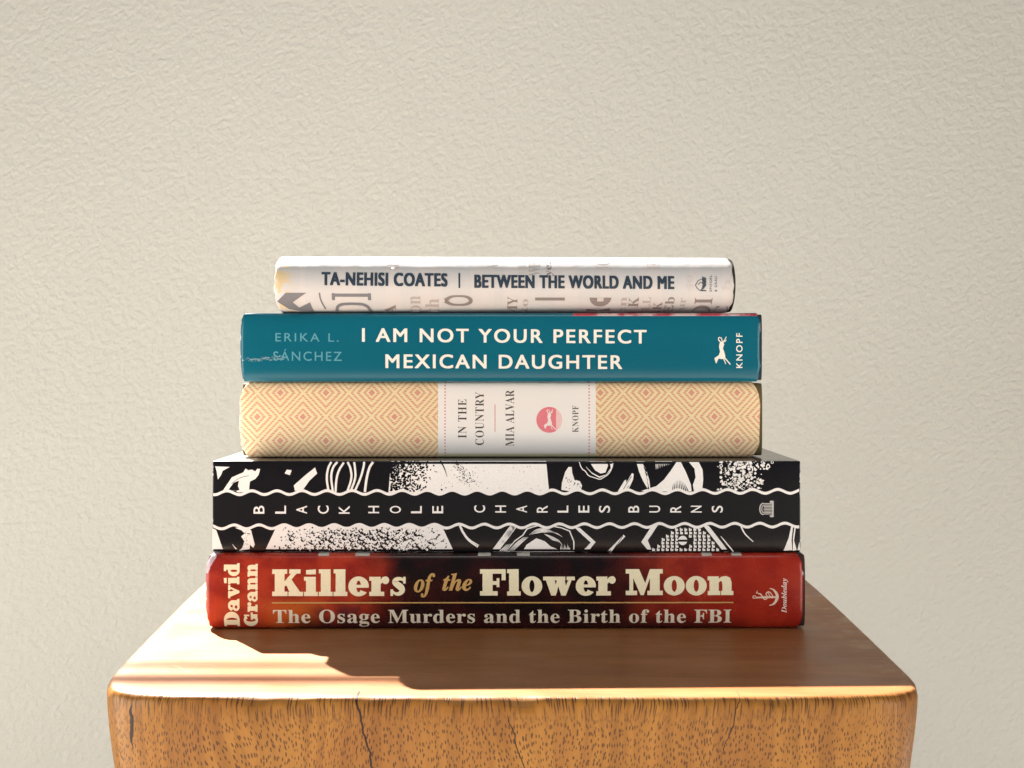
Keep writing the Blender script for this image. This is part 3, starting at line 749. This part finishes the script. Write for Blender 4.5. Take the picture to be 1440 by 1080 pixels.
bot = n.mul(n.mul(lab, n.gt(PY, 638.0)), 0.6); col = n.mix(bot, col, (0.55, 0.50, 0.20))
n.color(wear(n, b, PX, PY, col, amt=0.6)); paper_finish(n, 0.55, 0.12, 70)
pages(b, 0.0033, b.x0+.004, b.x1-.003, PAPER)
put(b, 'board_cover', shell(b, 0.0006, 0.0024, b.x0+.001, b.x1+.0007, 0, 0), cloth('olive_cloth', (0.10, 0.075, 0.03)))
jk = put(b, 'jacket', shell(b, 0.0, 0.00035, b.x0, b.x1, 0.0020, 0.0006, 8, 0.0052), n.m)
DARK = ink('dark_brown_ink', (0.06, 0.045, 0.035)); PINK = ink('rose_ink', (0.72, 0.19, 0.22))
t = Print(b, 'title_lettering', DARK, jk)
t.text(serif('IN THE'), 616, 561.5, 655.8, 644.3, -0.006, 1.12, rot=True, ref=SH); t.text(serif('COUNTRY'), 626, 551.5, 680.2, 668.6, -0.006, 1.1, rot=True, ref=SH); t.done()
t = Print(b, 'author_lettering', DARK, jk); t.text(serif('MIA ALVAR'), 627.5, 548.5, 722.8, 711, -0.006, 1.05, rot=True, ref=SH); t.done()
t = Print(b, 'publisher_lettering', DARK, jk); t.text(serif('KNOPF'), 608, 570.5, 813.3, 805, -0.008, 1.12, rot=True, ref=SH); t.done()
t = Print(b, 'label_rule', ink('faint_rose_ink', (0.72, 0.42, 0.38)), jk); t.rect(695.4, 568.5, 696.8, 607); t.done()
def hound(t, f, mat, lay):
    t.poly([f(u, v) for u, v in ((218, 312), (232, 303), (248, 292), (257, 268), (250, 235), (253, 212), (264, 200), (280, 204), (285, 218), (276, 245), (286, 270), (293, 300), (286, 314), (268, 319), (247, 315), (239, 330), (231, 350), (224, 336))], mat, lay)
    k = abs(f(1, 0)[0]-f(0, 0)[0])
    for pts, w in (([(285, 306), (306, 330), (328, 356)], [9, 7, 7]), ([(280, 312), (288, 330), (296, 354)], [8, 6, 5]), ([(264, 206), (250, 192), (243, 176), (254, 166), (264, 178)], [9, 8, 6, 6, 4]), ([(276, 205), (290, 186), (300, 164)], [9, 7, 5]), ([(284, 200), (292, 198), (300, 186)], [6, 5, 4]), ([(272, 206), (270, 188), (266, 168)], [8, 6, 3])):
        t.stroke([f(u, v) for u, v in pts], [q*k for q in w], mat, lay+1)
t = Print(b, 'publisher_emblem', [PINK, ink('pale_rose_ink', (0.80, 0.52, 0.50)), ink('label_white', (0.82, 0.70, 0.65))], jk)
t.ell(772.4, 590.4, 18.2, 18.2, 0, 0, 40)
t.poly([(782.0+.0, 590.4-15.2)]+[(772.4+18.2*math.cos(q), 590.4+18.2*math.sin(q)) for q in [math.radians(-57+114*i/20) for i in range(21)]]+[(782.0, 590.4+15.2)], 1, 1)
hound(t, lambda u, v: (772.2+(u-266)*0.150, 590.3+(v-262)*0.150), 2, 3); t.done()

# ---- fourth book: teal jacket
b = book('hardcover_book', 'glossy teal hardcover with white sans serif title, second from the top of the stack', 0.0, 337.5, 1069.5, 0.0978, 0.1256, 0.145, 0.0034, 4.0, yaw=math.radians(-0.35))
n = NT('teal_jacket', 0.22, 0.28); PX, PY = book_px(n, b)
col = n.mix(n.noise(n.obj, 25, 3), (0.003, 0.088, 0.132), (0.004, 0.106, 0.156))
redz = n.mul(n.gt(n.add(PX, n.mul(n.sub(n.noise(n.obj, 50, 2), .5), 60.0)), 805.0), n.lt(PY, 444.3))
col = n.mix(redz, col, n.mix(n.smooth(n.noise(n.obj, 120, 3), .45, .6), (0.35, 0.03, 0.05), (0.50, 0.36, 0.34)))
scf = n.mul(n.mul(n.gt(n.noise(n.comb(n.mul(PX, 0.12), n.mul(PY, 0.5), 0.0), 1.0, 4.0, 0.7), 0.54), n.mul(n.lt(PX, 400.0), n.gt(PX, 340.0))), n.lt(n.M('ABSOLUTE', n.sub(PY, n.sub(506.0, n.mul(n.sub(PX, 345.0), 0.06)))), 3.0))
col = n.mix(n.mul(scf, 0.5), col, (0.5, 0.6, 0.62))
n.color(wear(n, b, PX, PY, col, amt=0.6)); paper_finish(n, 0.22, 0.10, 50)
pages(b, 0.0033, b.x0+.004, b.x1-.003, PAPER)
put(b, 'board_cover', shell(b, 0.0006, 0.0024, b.x0+.001, b.x1+.0006, 0, 0), cloth('navy_cloth', (0.02, 0.022, 0.03)))
jk = put(b, 'jacket', shell(b, 0.0, 0.00035, b.x0, b.x1, 0.0016, 0.0004, 5, 0.0016), n.m)
LW = ink('light_grey_ink', (0.70, 0.67, 0.60)); FT = ink('faded_teal_ink', (0.075, 0.26, 0.32))
t = Print(b, 'title_lettering', LW, jk)
t.text('I AM NOT YOUR PERFECT', 509.5, 908.5, 480.2, 461.8, 0.0, 1.22, tilt=2.6, heavy=0.6); t.text('MEXICAN DAUGHTER', 542.5, 874.5, 517.2, 498.6, 0.0, 1.2, tilt=1.4, heavy=0.6); t.done()
t = Print(b, 'author_lettering', FT, jk)
t.text('ERIKA L.', 387, 476, 480, 468.3, 0.004, 1.3, tilt=.5); t.text('S\u00c1NCHEZ', 384, 480.5, 507, 494.3, 0.004, 1.25, tilt=.5); t.done()
t = Print(b, 'publisher_emblem', LW, jk); hound(t, lambda u, v: (960+u/4.907, 440+v/4.907), 0, 0); t.done()
t = Print(b, 'publisher_lettering', LW, jk); t.text('KNOPF', 517.5, 468.5, 1043.8, 1035, 0.012, 1.3, rot=True); t.done()

# ---- top book: white jacket with pale grey type
b = book('hardcover_book', 'thin white hardcover with dark blue title, on top of the stack', -0.003, 387.5, 1035, 0.1258, 0.1488, 0.130, 0.0140, 2.0, yaw=math.radians(2.2))
n = NT('white_jacket', 0.5, 0.35); PX, PY = book_px(n, b)
col = n.mix(n.noise(n.obj, 14, 3), (0.46, 0.447, 0.44), (0.51, 0.497, 0.49))
panel = n.mul(n.gt(n.M('FRACT', n.add(n.mul(PX, 0.0137), n.mul(n.M('FLOOR', n.mul(PX, 0.0071)), 0.37))), 0.55), 0.35)
col = n.mix(panel, col, (0.56, 0.50, 0.475))
st = n.mul(n.gt(n.noise(n.comb(n.mul(PX, 0.06), n.mul(PY, 0.06), 0.0), 1.0, 4.0, 0.6), 0.50), n.mul(n.lt(PX, 418.0), n.gt(PX, 388.0)))
st = n.mul(st, n.smooth(PX, 398.0, 416.0, 0.75, 0.1))
col = n.mix(st, col, (0.56, 0.40, 0.17))
n.color(wear(n, b, PX, PY, col, (0.82, 0.78, 0.7))); paper_finish(n, 0.5, 0.38, 75)
pages(b, 0.0028, b.x0+.004, b.x1-.003, PAPER)
put(b, 'board_cover', shell(b, 0.0006, 0.0020, b.x0+.001, b.x1+.0006, 0, 0), cloth('black_cloth', (0.03, 0.025, 0.02)))
jk = put(b, 'jacket', shell(b, 0.0, 0.00035, b.x0, b.x1, 0.0020, 0.0007, 6, 0.0020), n.m)
NAVY = ink('navy_ink', (0.018, 0.034, 0.055))
t = Print(b, 'title_lettering', NAVY, jk, 0.00010)
t.text('BETWEEN THE WORLD AND ME', 668, 948.5, 404.2, 387.0, 0.0, 1.12, tilt=1.4, heavy=1.05); t.rect(644.8, 384, 647.2, 405); t.done()
t = Print(b, 'author_lettering', NAVY, jk, 0.00010)
t.text('TA-NEHISI COATES', 454, 628.5, 401.0, 383.6, 0.0, 1.12, tilt=1.6, heavy=1.05); t.done()
GR = [ink('taupe_ink', (0.21, 0.175, 0.165)), ink('light_taupe_ink', (0.36, 0.315, 0.295)), ink('slate_ink', (0.15, 0.15, 0.165)), ink('very_pale_ink', (0.48, 0.44, 0.42))]
t = Print(b, 'background_lettering', GR, jk, 0.00004)
def bg(s, y0, y1, xb, xc, mat, bold=0.0, f=serif): t.text(f(s), y0, y1, xb, xc, bold, 1.0, rot=True, mat=mat, lay=mat, ref=SH if f is serif else 'H')
t.poly([(390, 424), (403, 412), (432, 412), (412, 425), (420, 432), (436, 425), (440, 437), (428, 438), (405, 434)], 2, 0)
t.stroke([(450, 412), (451, 422), (457, 434)], 2.2, 2, 1)
t.rect(467, 413, 522, 417.5, 2, 0); t.rect(467, 412.5, 471.5, 422, 2, 1); t.rect(517.5, 412.5, 522, 422, 2, 2)
t.stroke([(472, 440), (474, 428), (495, 426.5), (516, 428), (522, 440)], [5, 4, 3.4, 4, 5], 2, 3)
bg('ton', 446, 416, 591, 571, 1); bg('th', 440, 420, 617, 598, 1); bg('A', 442, 428, 556, 540, 0)
t.stroke([(626, 422.5), (634, 416.8), (645, 416), (657, 416.8), (664, 422.5), (657, 427.6), (645, 428.3), (634, 427.6), (626, 422.5)], [6, 3.4, 2.4, 3.4, 6, 3.4, 2.4, 3.4, 6], 0, 4)
bg('MY', 444, 417, 728, 714, 0); bg('to', 438, 420, 743, 733, 1)
t.rect(753, 418, 795, 422, 0, 5); t.poly([(754, 441), (756, 427), (774, 431), (792, 424), (795, 441), (786, 441), (774, 436), (763, 441)], 0, 6); t.rect(753, 436, 795, 439, 0, 7)
t.poly([(830, 418)]+[(845.5-15.5*math.cos(q), 418+12*math.sin(q)) for q in [math.pi*i/14 for i in range(15)]], 0, 5); t.rect(841, 417, 850, 423, 3, 8)
t.poly([(826, 441), (828, 433), (845, 435), (860, 432), (862, 441)], 0, 6)
bg('en', 441, 417, 883, 872, 1); bg('K', 431, 417, 900, 886, 0); bg('ELL', 446, 417, 917, 906, 1); bg('sK', 440, 424, 934, 922, 0); bg('Eb', 440, 417, 951, 938, 0); bg('our', 444, 418, 967, 957, 1)
bg('OI', 446, 418, 1005, 980, 0); bg('C', 443, 429, 1030, 1012, 0)
# pale type on the upper half
bg('so', 407, 386, 975, 964, 3); bg('h', 409, 392, 1029, 1018, 3); bg('WE', 388, 366, 760, 744, 1); bg('our', 390, 362, 740, 724, 3); bg('yet', 388, 365, 776, 766, 0)
bg('A', 378, 368, 700, 684, 3); bg('NO', 380, 362, 860, 838, 3); bg('th', 380, 362, 560, 544, 3); bg('E', 380, 364, 930, 912, 3)
t.done(clip=((b.z0+0.0005, -1), (b.z1-0.0005, 1)), cut=0.0005)
t = Print(b, 'publisher_emblem', NAVY, jk, 0.00010)
def q6(*p): return [(700+u/4.114, 350+v/4.114) for u, v in p]
for pts in ([(1148, 210), (1165, 182), (1185, 172), (1205, 190)], [(1150, 210), (1160, 225), (1178, 240)], [(1165, 205), (1180, 190), (1195, 200)], [(1180, 240), (1195, 215), (1212, 205)]): t.stroke(q6(*pts), 0.9, 0, smooth=0)
for i in range(4): t.rect(*[q for p in q6((1190+i*6, 158+i*2), (1194+i*6, 240-i*9)) for q in p])
t.rect(*[q for p in q6((1180, 236), (1214, 242)) for q in p]); t.done()
t = Print(b, 'publisher_lettering', NAVY, jk, 0.00010)
t.text('SPIEGEL', 409.5, 386.5, 1003.0, 999.6, 0.0, 1.2, rot=True); t.text('& GRAU', 409.5, 388, 1010.2, 1006.8, 0.0, 1.2, rot=True); t.done()
